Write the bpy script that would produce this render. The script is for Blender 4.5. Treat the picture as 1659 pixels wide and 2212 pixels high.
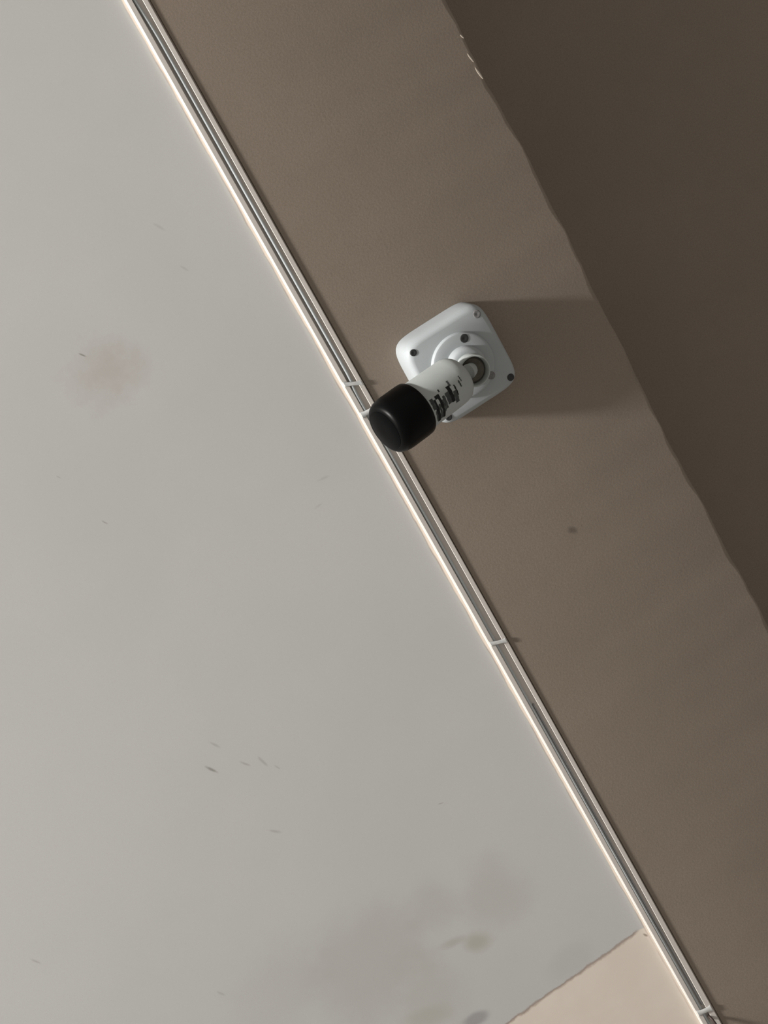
import bpy, bmesh, math, random
from mathutils import Vector, Matrix
random.seed(7)
S = bpy.context.scene
for o in list(bpy.data.objects): bpy.data.objects.remove(o)
COL = S.collection

# ------------------------------------------------------------------ camera
cd = bpy.data.cameras.new('camera'); cam = bpy.data.objects.new('camera', cd); COL.objects.link(cam)
cd.sensor_fit = 'VERTICAL'; cd.sensor_height = 24.0; cd.lens = 5200/2212*24.0; cd.clip_start = 0.05
rot = Matrix(((0.467524, -0.822987, -0.322667), (-0.318323, 0.183788, -0.929996), (0.824677, 0.537507, -0.176051)))
cam.matrix_world = Matrix.Translation((-0.65848, -2.14249, 2.95038)) @ rot.to_4x4()
S.camera = cam

# ------------------------------------------------------------------ light
wd = bpy.data.worlds.new('world'); S.world = wd; wd.use_nodes = True
bg = wd.node_tree.nodes['Background']; bg.inputs[0].default_value = (1.0, 0.93, 0.85, 1); bg.inputs[1].default_value = 0.29
def point(name, loc, power, size, col):
    l = bpy.data.lights.new(name, 'POINT'); l.energy = power; l.shadow_soft_size = size; l.color = col
    o = bpy.data.objects.new(name, l); COL.objects.link(o); o.location = loc; return o
# the one lamp whose light the photograph shows: below and to the left of the camera, throwing the plate's shadow up the beam
point('lamp_below_left_offscreen', (-2.43, -0.83, -0.67), 1750, 0.22, (1.0, 0.975, 0.945))
vs = S.view_settings
S.display_settings.display_device = 'sRGB'
vs.view_transform = 'Standard'; vs.look = 'None'; vs.gamma = 1.0; vs.use_curve_mapping = False; vs.exposure = 0.0

# ------------------------------------------------------------------ materials
class NT:
    def __init__(s, name):
        s.m = bpy.data.materials.new(name); s.m.use_nodes = True; s.t = s.m.node_tree; s.N = s.t.nodes; s.L = s.t.links
        s.b = s.N['Principled BSDF']; s.co = s.N.new('ShaderNodeTexCoord').outputs['Object']
    def link(s, a, b): s.L.new(a, b)
    def noise(s, scale, detail=3, rough=.55, vec=None, dist=0.0):
        n = s.N.new('ShaderNodeTexNoise'); n.inputs['Scale'].default_value = scale; n.inputs['Detail'].default_value = detail
        n.inputs['Roughness'].default_value = rough; n.inputs['Distortion'].default_value = dist
        s.link(vec or s.co, n.inputs['Vector']); return n.outputs[0]
    def math(s, op, a, b=None, c=None, clamp=False):
        n = s.N.new('ShaderNodeMath'); n.operation = op; n.use_clamp = clamp
        for i, v in enumerate((a, b, c)):
            if v is None: continue
            if isinstance(v, (int, float)): n.inputs[i].default_value = v
            else: s.link(v, n.inputs[i])
        return n.outputs[0]
    def ramp(s, v, a, b, lo=0.0, hi=1.0):
        n = s.N.new('ShaderNodeMapRange'); n.interpolation_type = 'SMOOTHSTEP'
        s.link(v, n.inputs[0])
        for i, x in enumerate((a, b, lo, hi)): n.inputs[1+i].default_value = x
        return n.outputs[0]
    def mix(s, f, a, b):
        n = s.N.new('ShaderNodeMix'); n.data_type = 'RGBA'
        for i, v in ((0, f), (6, a), (7, b)):
            if isinstance(v, tuple): n.inputs[i].default_value = v if len(v) == 4 else (*v, 1)
            elif isinstance(v, (int, float)): n.inputs[i].default_value = v
            else: s.link(v, n.inputs[i])
        return n.outputs[2]
    def xz(s):
        n = s.N.new('ShaderNodeSeparateXYZ'); s.link(s.co, n.inputs[0]); return n.outputs[0], n.outputs[2]
    def bump(s, h, strength, dist=.001):
        n = s.N.new('ShaderNodeBump'); n.inputs['Strength'].default_value = strength; n.inputs['Distance'].default_value = dist
        s.link(h, n.inputs['Height']); s.link(n.outputs[0], s.b.inputs['Normal'])
    def finish(s, col, rough=.8, spec=.3):
        if isinstance(col, tuple): s.b.inputs['Base Color'].default_value = (*col, 1)
        else: s.link(col, s.b.inputs['Base Color'])
        s.b.inputs['Roughness'].default_value = rough; s.b.inputs['Specular IOR Level'].default_value = spec
        return s.m

H = 3.4                      # height of the trunking's upper edge
def spot(t, cx, cz, rx, rz, deg=0, soft=(1.0, .35), warp=None):
    """soft elliptical patch on a wall in the x-z plane: 1 inside, 0 outside"""
    mp = t.N.new('ShaderNodeMapping'); mp.vector_type = 'TEXTURE'
    mp.inputs['Location'].default_value = (cx, 0, cz); mp.inputs['Rotation'].default_value = (0, math.radians(deg), 0)
    mp.inputs['Scale'].default_value = (rx, 1, rz)
    t.link(t.co, mp.inputs[0])
    ml = t.N.new('ShaderNodeVectorMath'); ml.operation = 'MULTIPLY'; ml.inputs[1].default_value = (1, 0, 1); t.link(mp.outputs[0], ml.inputs[0])
    ln = t.N.new('ShaderNodeVectorMath'); ln.operation = 'LENGTH'; t.link(ml.outputs[0], ln.inputs[0])
    v = ln.outputs['Value']
    if warp is not None: v = t.math('ADD', v, t.math('MULTIPLY', t.math('SUBTRACT', warp, .5), 1.5))
    return t.ramp(v, soft[0], soft[1])

def mat_wall_lower():
    t = NT('grey_paint_over_cream'); x, z = t.xz()
    big = t.noise(3.0, 4); mid = t.noise(22, 4); fine = t.noise(900, 2)
    grey = t.mix(t.ramp(big, .35, .65), (.585, .588, .578), (.615, .616, .606))
    grey = t.mix(t.math('MULTIPLY', t.ramp(fine, .3, .7), .16), grey, (.52, .51, .49))
    cream = t.mix(t.ramp(mid, .3, .7), (.80, .715, .63), (.835, .755, .67))
    # where the grey coat stops: a few millimetres under the trunking, and at the upright edge
    wob = t.math('MULTIPLY', t.math('SUBTRACT', t.noise(26, 5, .6), .5), .004)
    wob2 = t.math('MULTIPLY', t.math('SUBTRACT', t.noise(60, 5, .7), .5), .008)
    top = t.ramp(t.math('ADD', z, wob), H-.0218, H-.0206, 1, 0)
    side = t.ramp(t.math('ADD', x, wob2), .620, .622, 1, 0)
    painted = t.math('MULTIPLY', top, side)
    w = t.noise(14, 4, .6); w2 = t.noise(60, 4, .6)
    smudge = spot(t, -.172, H-.201, .034, .040, 20, (1.25, .1), w2)
    grey = t.mix(t.math('MULTIPLY', smudge, .32), grey, (.42, .34, .28))
    for cx, cz, rx, rz, a, k, c in (
        (.4915, 3.262, .045, .036, 20, .22, (.40, .39, .34)), (.462, 3.202, .032, .026, 0, .22, (.40, .39, .35)),
        (.478, 3.118, .075, .062, 30, .26, (.40, .38, .34)), (.540, 3.150, .045, .045, 0, .18, (.38, .37, .31)),
        (.602, 3.293, .018, .030, 0, .16, (.38, .38, .36)), (.440, 3.035, .050, .060, 0, .16, (.42, .40, .37)),
        (.5246, 3.222, .013, .020, 25, .42, (.34, .32, .22)), (.5100, 3.202, .006, .016, 15, .35, (.34, .31, .25)),
        (.560, 3.135, .012, .030, 20, .22, (.36, .34, .24)), (.5961, 3.181, .007, .014, 10, .55, (.25, .23, .24))):
        grey = t.mix(t.math('MULTIPLY', spot(t, cx, cz, rx, rz, a, (1.3, .35), w), k), grey, c)
    for cx, cz, l, a, k in ((.2095, 3.0874, .011, 60, .55), (.1897, 3.1022, .009, 60, .22), (.2234, 3.1174, .009, 55, .28), (.232, 3.133, .010, 75, .24),
        (.299, 3.1072, .012, 45, .26), (-.1141, 3.1095, .004, 60, .35), (-.0543, 3.1238, .005, 60, .35), (.3746, 3.2614, .005, 20, .30),
        (-.1985, 3.186, .006, 55, .65), (.2733, 2.8514, .009, 60, .25), (.0245, 3.3214, .010, 10, .14), (-.262, 3.306, .010, 60, .14), (-.217, 3.307, .007, 60, .14),
        (.41, 2.98, .008, 60, .2), (.245, 3.142, .006, 65, .2), (.045, 3.305, .008, 0, .12)):
        grey = t.mix(t.math('MULTIPLY', spot(t, cx, cz, l*.16, l*.75, a, (1.2, .2), w2), k), grey, (.13, .12, .09))
    col = t.mix(painted, cream, grey)
    # brownish dirt line caught in the step where the coat ends
    e1 = t.math('MULTIPLY', t.ramp(t.math('ADD', x, wob2), .6185, .6205), t.ramp(t.math('ADD', x, wob2), .6212, .6245, 1, 0))
    e1 = t.math('MULTIPLY', e1, t.ramp(z, H-.026, H-.034))
    e2 = t.math('MULTIPLY', t.ramp(t.math('ADD', z, wob), H-.0224, H-.0214), t.ramp(t.math('ADD', z, wob), H-.0210, H-.0198, 1, 0))
    e2 = t.math('MULTIPLY', e2, t.ramp(mid, .38, .62, 0, .6))
    col = t.mix(t.math('MULTIPLY', t.math('MAXIMUM', e1, e2), .62, clamp=True), col, (.36, .26, .21))
    col = t.mix(t.math('MULTIPLY', spot(t, .6297, H-.024, .0016, .0042, 60), .7), col, (.25, .18, .13))
    h = t.math('ADD', t.math('MULTIPLY', painted, 1.0), t.math('ADD', t.math('MULTIPLY', t.noise(350, 3), .25), t.math('MULTIPLY', mid, .6)))
    t.bump(h, .12, .0010)
    return t.finish(col, .62, .3)
def mat_beige(name, a, b, mark=False):
    t = NT(name)
    col = t.mix(t.ramp(t.noise(5, 4), .3, .7), a, b)
    col = t.mix(t.math('MULTIPLY', t.ramp(t.noise(800, 2), .35, .7), .34), col, tuple(c*.62 for c in a))
    col = t.mix(t.math('MULTIPLY', t.ramp(t.noise(45, 4), .45, .75), .12), col, tuple(c*.75 for c in a))
    col = t.mix(t.math('MULTIPLY', t.ramp(t.noise(380, 2), .4, .62), .16), col, tuple(c*.7 for c in a))
    if mark:
        col = t.mix(t.math('MULTIPLY', spot(t, .2075, 3.5106, .004, .006, 40, (1.3, .3), t.noise(90, 3)), .5), col, (.06, .045, .035))
    t.bump(t.math('ADD', t.noise(420, 3), t.math('MULTIPLY', t.noise(60, 3), .5)), .10, .0010)
    return t.finish(col, .72, .25)
def mat_plain(name, c, rough, spec=.4, var=.08, scale=40):
    t = NT(name)
    col = t.mix(t.ramp(t.noise(scale, 4), .3, .7), c, tuple(v*(1-var) for v in c))
    return t.finish(col, rough, spec)
M_WALL = mat_wall_lower()
M_BEAM = mat_beige('brown_beige_paint', (.275, .226, .182), (.300, .246, .200), True)
M_UP = mat_beige('brown_beige_paint_recess', (.275, .226, .182), (.300, .246, .200))
M_CHIP = mat_plain('bare_plaster', (.38, .335, .285), .9, .1, .15, 300)
M_PLATE = mat_plain('white_enamel', (.380, .408, .422), .55, .4, .05)
M_BODY = mat_plain('white_body_enamel', (.430, .460, .450), .5, .45, .06)
M_IN = mat_plain('grey_inside', (.17, .155, .13), .8, .2, .3, 120)
M_BLACK = mat_plain('black_plastic', (.0016, .0017, .0019), .36, .10, .2)
M_GLASS = mat_plain('black_glass', (.0010, .0011, .0013), .25, .06, .1)
M_SCREW = mat_plain('dark_screw', (.028, .030, .030), .5, .4, .3, 400)
M_SCREW2 = mat_plain('grey_screw', (.20, .20, .20), .5, .4, .3, 400)
M_INK = mat_plain('worn_dark_ink', (.040, .045, .042), .6, .3, .5, 260)
M_INK2 = mat_plain('worn_grey_ink', (.16, .175, .17), .6, .3, .4, 260)
M_TRUNK = mat_plain('cream_pvc', (.660, .622, .580), .6, .35, .06, 14)
M_CLIP = mat_plain('white_pvc', (.66, .67, .66), .45, .4, .05)
M_CABLE = mat_plain('pale_grey_cable', (.50, .53, .54), .75, .2, .08)
M_CABLE2 = mat_plain('grey_cable', (.36, .36, .37), .75, .2, .08)
M_DARKC = mat_plain('dark_brown_cable', (.045, .028, .024), .5, .4, .2)
M_FLOOR = mat_plain('floor_cement', (.34, .32, .29), .8, .2, .15, 4)

# ------------------------------------------------------------------ helpers
def obj(name, bm, mat, parent=None, smooth=False, angle=None):
    me = bpy.data.meshes.new(name); bmesh.ops.recalc_face_normals(bm, faces=bm.faces[:]); bm.to_mesh(me); bm.free()
    me.materials.append(mat)
    if smooth:
        me.shade_smooth()
        if angle: me.set_sharp_from_angle(angle=math.radians(angle))
    o = bpy.data.objects.new(name, me); COL.objects.link(o)
    if parent: o.parent = parent
    return o
def tag(o, label=None, cat=None, group=None, kind=None):
    for k, v in (('label', label), ('category', cat), ('group', group), ('kind', kind)):
        if v: o[k] = v
    return o
def frame_matrix(origin, axis, toward=(0, -1, 0)):
    z = Vector(axis).normalized(); x = Vector(toward); x = (x - z*x.dot(z)).normalized(); y = z.cross(x)
    return Matrix.Translation(origin) @ Matrix((x, y, z)).transposed().to_4x4()
def lathe(bm, prof, mtx, seg=48, cap0=True, cap1=True):
    """prof: list of (radius, height along the axis)"""
    rings = []
    for r, h in prof:
        rings.append([bm.verts.new(mtx @ Vector((r*math.cos(2*math.pi*i/seg), r*math.sin(2*math.pi*i/seg), h))) for i in range(seg)])
    for a, b in zip(rings, rings[1:]):
        for i in range(seg): bm.faces.new((a[i], a[(i+1) % seg], b[(i+1) % seg], b[i]))
    if cap0: bm.faces.new(rings[0])
    if cap1: bm.faces.new(rings[-1])
def tube(bm, pts, r, seg=12):
    rings = []
    n = len(pts)
    for i, p in enumerate(pts):
        d = (pts[min(i+1, n-1)] - pts[max(i-1, 0)]).normalized()
        up = Vector((0, 0, 1)) if abs(d.z) < .9 else Vector((1, 0, 0))
        a = d.cross(up).normalized(); b = a.cross(d)
        rr = r[i] if isinstance(r, list) else r
        rings.append([bm.verts.new(p + rr*(math.cos(2*math.pi*k/seg)*a + math.sin(2*math.pi*k/seg)*b)) for k in range(seg)])
    for a, b in zip(rings, rings[1:]):
        for k in range(seg): bm.faces.new((a[k], a[(k+1) % seg], b[(k+1) % seg], b[k]))
    bm.faces.new(rings[0]); bm.faces.new(rings[-1])
def sweep(bm, sections):
    """join closed sections (lists of points) into a capped solid"""
    rs = [[bm.verts.new(p) for p in s] for s in sections]
    n = len(rs[0])
    for a, b in zip(rs, rs[1:]):
        for k in range(n): bm.faces.new((a[k], a[(k+1) % n], b[(k+1) % n], b[k]))
    bm.faces.new(rs[0]); bm.faces.new(rs[-1])
def spline(keys, x):
    """smooth interpolation through (x, value...) keys"""
    if x <= keys[0][0]: return keys[0][1:]
    for a, b in zip(keys, keys[1:]):
        if x <= b[0]:
            t = (x-a[0])/(b[0]-a[0]); t = t*t*(3-2*t)
            return tuple(p+(q-p)*t for p, q in zip(a[1:], b[1:]))
    return keys[-1][1:]
def linspace(a, b, n): return [a+(b-a)*i/(n-1) for i in range(n)]

# ------------------------------------------------------------------ the setting
X0, X1 = -3.2, 3.2
DEPTH = .25
def slab(name, z0, z1, y0, y1, mat, top=None):
    bm = bmesh.new(); secs = []
    for x in (linspace(X0, X1, 2) if top is None else top[0]):
        zt = z1 if top is None else top[1](x)
        secs.append([Vector((x, y0, z0)), Vector((x, y0, zt)), Vector((x, y1, zt)), Vector((x, y1, z0))])
    sweep(bm, secs)
    return tag(obj(name, bm, mat), kind='structure')
SET = .0036                 # the lower wall lies this far behind the beam face
tag(slab('wall_lower', -2.2, H+.001, SET, DEPTH, M_WALL), 'pale grey painted wall below the white trunking, cream where the coat ends')
EDGE = [(-3.2, 3.646), (-.36, 3.646), (-.302, 3.6466), (-.262, 3.6440), (-.250, 3.6426), (-.238, 3.6428), (-.226, 3.6452), (-.183, 3.6454), (-.123, 3.6466), (-.047, 3.6464), (.015, 3.6434),
        (.076, 3.6449), (.149, 3.6414), (.21, 3.6424), (.409, 3.6458), (.8, 3.645), (3.2, 3.645)]
_ph = [random.uniform(0, 6.28) for _ in range(6)]
def lin(keys, x):
    for a, b in zip(keys, keys[1:]):
        if x <= b[0]: return a[1]+(b[1]-a[1])*max(0, (x-a[0])/(b[0]-a[0]))
    return keys[-1][1]
def edge_z(x):
    z = sum(lin(EDGE, x+d) for d in (-.028, -.021, -.014, -.007, 0, .007, .014, .021, .028))/9
    for k, (w, a) in enumerate(((47, .0004), (93, .0002), (171, .00015), (333, .0001))): z += a*math.sin(w*x+_ph[k])
    return z
xs = sorted(set(linspace(X0, -.7, 8)+linspace(-.7, .9, 321)+linspace(.9, X1, 8)))
def beam():
    """painted beam face with a slightly rounded, uneven upper arris"""
    bm = bmesh.new(); secs = []
    for x in xs:
        zt = edge_z(x); r = .0035+.0012*math.sin(61*x+1)+.0008*math.sin(140*x)
        s = [Vector((x, 0, H+.001)), Vector((x, 0, zt-r))]
        for k in range(1, 4):
            a = math.pi/2*k/4; s.append(Vector((x, r-r*math.cos(a), zt-r+r*math.sin(a))))
        s += [Vector((x, r, zt)), Vector((x, DEPTH, zt)), Vector((x, DEPTH, H+.001))]
        secs.append(s)
    sweep(bm, secs)
    o = tag(obj('wall_beam', bm, M_BEAM, None, True, 40), 'brown beige painted beam band above the white trunking', kind='structure')
    for x0, x1, w, dz in ((-.2495, -.2395, .0011, -.0042), (-.2345, -.2215, .0014, -.0035), (-.268, -.2635, .0009, -.0028)):
        b = bmesh.new(); secs = []
        for i in range(7):
            t = i/6; x = x0+(x1-x0)*t; hw = w*math.sin(math.pi*(.08+.84*t)); z = edge_z(x)+dz+.0016*t
            secs.append([Vector((x, .0002, z-hw)), Vector((x, -.0005, z-hw*.4)), Vector((x, -.0005, z+hw*.5)), Vector((x, .0012, z+hw))])
        sweep(b, secs)
        c = obj('plaster_chip', b, M_CHIP, o); c['label'] = 'pale bare plaster chip on the arris'
beam()
tag(slab('wall_upper', 3.60, 5.2, DEPTH, DEPTH+.2, M_UP), 'shaded brown beige wall set back above the beam')
bm = bmesh.new(); sweep(bm, [[Vector((x, -4.5, -2.35)), Vector((x, DEPTH+.2, -2.35)), Vector((x, DEPTH+.2, -2.2)), Vector((x, -4.5, -2.2))] for x in (X0, X1)])
tag(obj('floor', bm, M_FLOOR), 'plain cement floor at the foot of the wall', kind='structure')

# ------------------------------------------------------------------ cable trunking
def wav(x): return -.0004+.0004*math.sin(4.1*x+.6)
Z0, Z1, TD, TW = H-.0186, H-.0002, .0050, .0010
def trunking():
    root = bpy.data.objects.new('cable_trunking', None); COL.objects.link(root); root.location = (0, SET, H-.0106)
    tag(root, 'open white plastic cable trunking running along the wall under the beam', 'trunking')
    off = Vector((0, 0, -(H-.0106)))
    def run(name, prof, mat):
        b = bmesh.new()
        sweep(b, [[Vector((x, y, z+wav(x)))+off for y, z in prof(x)] for x in linspace(-1.2, 1.4, 209)])
        return obj(name, b, mat, root, True, 35)
    run('back_strip', lambda x: [(-.0002, Z0), (-.0014, Z0), (-.0014, Z1), (-.0002, Z1)], M_TRUNK)
    def low(x):
        d = TD+.0003*math.sin(9*x)
        return [(-.0012, Z0), (-d+.0010, Z0), (-d, Z0+.0012), (-d, Z0+.0052), (-d+.0004, Z0+.0056), (-d+.0010, Z0+.0052), (-d+.0012, Z0+TW), (-.0012, Z0+TW)]
    def up(x):
        d = TD+.0002*math.sin(7*x+2); k = .0016*max(0, min(1, (x-.55)/.2))
        return [(-.0012, Z1), (-d+.0006, Z1), (-d, Z1-.0006), (-d, Z1-.0042-k), (-d+.0004, Z1-.0046-k), (-d+.0010, Z1-.0042-k), (-d+.0012, Z1-TW), (-.0012, Z1-TW)]
    run('lower_lip', low, M_TRUNK); run('upper_lip', up, M_TRUNK)
    for x, sl, w in ((-.040, .008, .0020), (-.0085, .001, .0024), (.2625, .006, .0020), (.741, .004, .0028)):
        b = bmesh.new(); secs = []
        for i in range(13):
            t = i/12; z = Z0+.0015+(Z1-Z0-.0030)*t; y = -TD-.0006-.0004*math.sin(math.pi*t)
            cx = x+sl*(t-.5); ww = w*(1+.5*abs(2*t-1)**3)
            secs.append([Vector((cx-ww, y, z+wav(x)))+off, Vector((cx-ww*.7, y-.0007, z+wav(x)))+off, Vector((cx+ww*.7, y-.0007, z+wav(x)))+off,
                         Vector((cx+ww, y, z+wav(x)))+off, Vector((cx+ww*.7, y+.0007, z+wav(x)))+off, Vector((cx-ww*.7, y+.0007, z+wav(x)))+off])
        sweep(b, secs); obj('clip', b, M_CLIP, root, True, 50)
trunking()
def cable(name, keys, r, mat, label, n=220):
    b = bmesh.new()
    tube(b, [Vector((x, spline(keys, x)[1]+SET, spline(keys, x)[0]+wav(x))) for x in linspace(keys[0][0], keys[-1][0], n)], r)
    return tag(obj(name, b, mat, None, True), label, 'cable')
cable('cable', [(-1.2, H-.0115, -.0031), (-.47, H-.0115, -.0031), (-.40, H-.0088, -.0032), (-.1, H-.0090, -.0032), (-.048, H-.0090, -.0032), (-.030, H-.0112, -.0032), (-.014, H-.0112, -.0032),
                (.06, H-.0108, -.0032), (.19, H-.0110, -.0032), (.245, H-.0117, -.0031), (1.4, H-.0117, -.0031)], .0016, M_CABLE,
      'thick pale grey cable lying inside the open trunking', 320)
cable('cable', [(.34, H-.0086, -.0026), (.42, H-.0088, -.0030), (.52, H-.0088, -.0030), (.60, H-.0088, -.0028), (.66, H-.0076, -.0026), (.735, H-.0076, -.0026)], .0010, M_CABLE2,
      'thin grey cable in the trunking beside the cream wall patch', 60)
b = bmesh.new()
hook = [(.7495, H-.0085, -.0032), (.754, H-.0076, -.0075), (.760, H-.0076, -.0110), (.766, H-.0096, -.0112), (.774, H-.0100, -.0075), (.80, H-.0082, -.0031), (1.1, H-.0082, -.0031)]
tube(b, [Vector((x, y+SET, z)) for x, z, y in hook], .0014)
tag(obj('cable', b, M_DARKC, None, True), 'thin dark brown cable hooking out at the last white clip', 'cable')

# ------------------------------------------------------------------ security camera
PC = Vector((-.0068, 0, H+.0846))
root = bpy.data.objects.new('security_camera', None); COL.objects.link(root); root.location = PC
tag(root, 'white bullet security camera with black front, screwed to the brown beam', 'security camera')
def W(v): return Vector(v) - PC
def outline(half, n_exp, y, seg=96):
    pts = []
    for i in range(seg):
        a = 2*math.pi*(i+.5)/seg; c, s = math.cos(a), math.sin(a)
        k = (abs(c)**n_exp+abs(s)**n_exp)**(-1/n_exp)
        pts.append(Vector((half*k*c, y, half*k*s)))
    return pts
PT = .034
bm = bmesh.new()
sweep(bm, [outline(h, e, y) for h, e, y in ((.0450, 6.0, -.0002), (.0455, 6.0, -.002), (.0458, 6.0, -.021), (.0455, 6.0, -.0260), (.0447, 6.0, -.0295), (.0434, 6.0, -.0320), (.0416, 6.0, -.0334), (.0396, 6.0, -PT))])
plate = obj('base_plate', bm, M_PLATE, root, True, 30)
def screw(x, z, y, r, parent, mat=M_SCREW):
    b = bmesh.new(); m = frame_matrix((x, y, z), (0, -1, 0), (1, 0, 0))
    lathe(b, [(r*1.0, -.001), (r*1.0, .0001), (r*.92, .0004), (r*.75, .0005), (r*.35, .0003), (r*.15, .0001)], m, 20)
    o = obj('screw', b, mat, parent, True, 40)
    o['label'] = 'dark recessed screw head' if mat is M_SCREW else 'grey recessed screw head'
    return o
screw(-.036, -.036, -PT, .0033, plate); screw(-.0345, .0355, -PT, .0040, plate, M_SCREW2); screw(.036, .0355, -PT, .0036, plate); screw(.036, -.036, -PT, .0033, plate)
bm = bmesh.new(); m = frame_matrix((0, -PT+.0008, 0), (0, -1, 0), (1, 0, 0))
lathe(bm, [(.0318, 0), (.0315, .0032), (.0306, .0046), (.0290, .0052), (.0205, .0052)], m, 72)
disc = obj('mount_disc', bm, M_PLATE, root, True, 30)
yd = -PT+.0008-.0052
screw(-.0225, .0125, yd, .0042, disc); screw(.0225, .0215-.003, yd, .0040, disc, M_SCREW2); screw(0.000, -.0260, yd, .0040, disc)
bm = bmesh.new(); m = frame_matrix((0.0005, yd+.001, .001), (0, -1, 0), (1, 0, 0))
lathe(bm, [(.0190, 0), (.0188, .0070), (.0178, .0095), (.0160, .0108), (.0135, .0112)], m, 56)
obj('collar', bm, M_PLATE, root, True, 35)
# arm: hollow socket, open at the outer end, leaning a little downwards
bm = bmesh.new(); m = frame_matrix((0.0030, yd-.009, .0010), (-.02, -1, -.03), (1, 0, 0))
lathe(bm, [(.0150, 0), (.0155, .008), (.0156, .0130), (.0150, .0147), (.0140, .0147), (.0132, .0135), (.0128, .004), (.0020, .003)], m, 48)
arm = obj('arm', bm, M_BODY, root, True, 40)
bm = bmesh.new()
lathe(bm, [(.0122, .0042), (.0122, .0070), (.0108, .0084), (.0062, .0075), (.0030, .0078)], m, 32)
o = obj('socket_core', bm, M_IN, arm, True, 40); o['label'] = 'dull grey core inside the open socket'

AX = Vector((-.034, -.278, -.96)).normalized()
B0 = W((-.0098, -.070, H+.0608))
BM = frame_matrix(B0, AX, (0, -1, 0))
bm = bmesh.new()
lathe(bm, [(.0060, -.0100), (.0140, -.0094), (.0190, -.0072), (.0219, -.0035), (.0231, .001), (.0235, .006), (.0243, .050), (.0243, .054)], BM, 72)
body = obj('body', bm, M_BODY, root, True, 35)
bm = bmesh.new()     # tongue from the body's back into the socket
tube(bm, [W((-.0055, -.052, H+.0855)), W((-.0065, -.060, H+.0825)), W((-.008, -.066, H+.078)), B0-AX*.009, B0-AX*.004], [.0055, .0065, .0075, .009, .009], 20)
obj('joint_tongue', bm, M_BODY, root, True, 50)
bm = bmesh.new()
lathe(bm, [(.0240, .0490), (.0264, .0492), (.0270, .0500), (.0273, .0540), (.0274, .0720), (.0272, .0770), (.0265, .0812), (.0252, .0845), (.0234, .0866), (.0214, .0876), (.0202, .0878), (.0198, .0876), (.0150, .0872)], BM, 96)
hood = obj('front_hood', bm, M_BLACK, root, True, 35); hood['label'] = 'black rounded front hood'
bm = bmesh.new(); lathe(bm, [(.0197, .0865), (.0197, .0878), (.0192, .0880), (.0090, .0884), (.0070, .0885), (.003, .0885)], BM, 56)
o = obj('lens_window', bm, M_GLASS, hood, True, 40); o['label'] = 'glossy black lens window'
# worn printed lettering: strokes laid on the curved body (t along the body, a = angle round it)
def body_r(t): return .0235+(t-.006)/(.050-.006)*.0008
def stroke(t0, t1, a0, a1, mat, name='lettering', skew=0.0):
    b = bmesh.new(); n = 12; g = []
    for i in range(n+1):
        a = math.radians(a0+(a1-a0)*i/n); row = []
        for k, tt in enumerate((t0, t1)):
            j = (.00022*math.sin(i*1.3+k*1.9+t0*900)) + skew*i/n
            t = tt+j; r = body_r(t)+.00012
            row.append(b.verts.new(BM @ Vector((r*math.cos(a), r*math.sin(a), t))))
        g.append(row)
    for p, q in zip(g, g[1:]): b.faces.new((p[0], q[0], q[1], p[1]))
    bmesh.ops.solidify(b, geom=b.faces[:], thickness=-.0001)
    return obj(name, b, mat, body, True, 40)
for t0, t1, a0, a1, mm in ((.0425, .0465, 16, -10, M_INK2), (.0300, .0330, 6, -26, M_INK2), (.0405, .0440, 10, -46, M_INK), (.0345, .0375, 12, -44, M_INK), (.0378, .0402, -4, -42, M_INK2), (.0440, .0455, -14, -40, M_INK2), (.0345, .0400, 16, 8, M_INK), (.0330, .0345, 0, -30, M_INK2),
                           (.0318, .0332, 24, 18, M_INK), (.0205, .0245, 18, -22, M_INK), (.0160, .0203, 0, -30, M_INK2), (.0245, .0290, 8, -20, M_INK2), (.0150, .0165, 12, -14, M_INK), (.0185, .0205, 28, 14, M_INK2),
                           (.0060, .0070, 22, 8, M_INK2), (.0085, .0100, 14, -2, M_INK2)):
    stroke(t0, t1, a0, a1, mm)
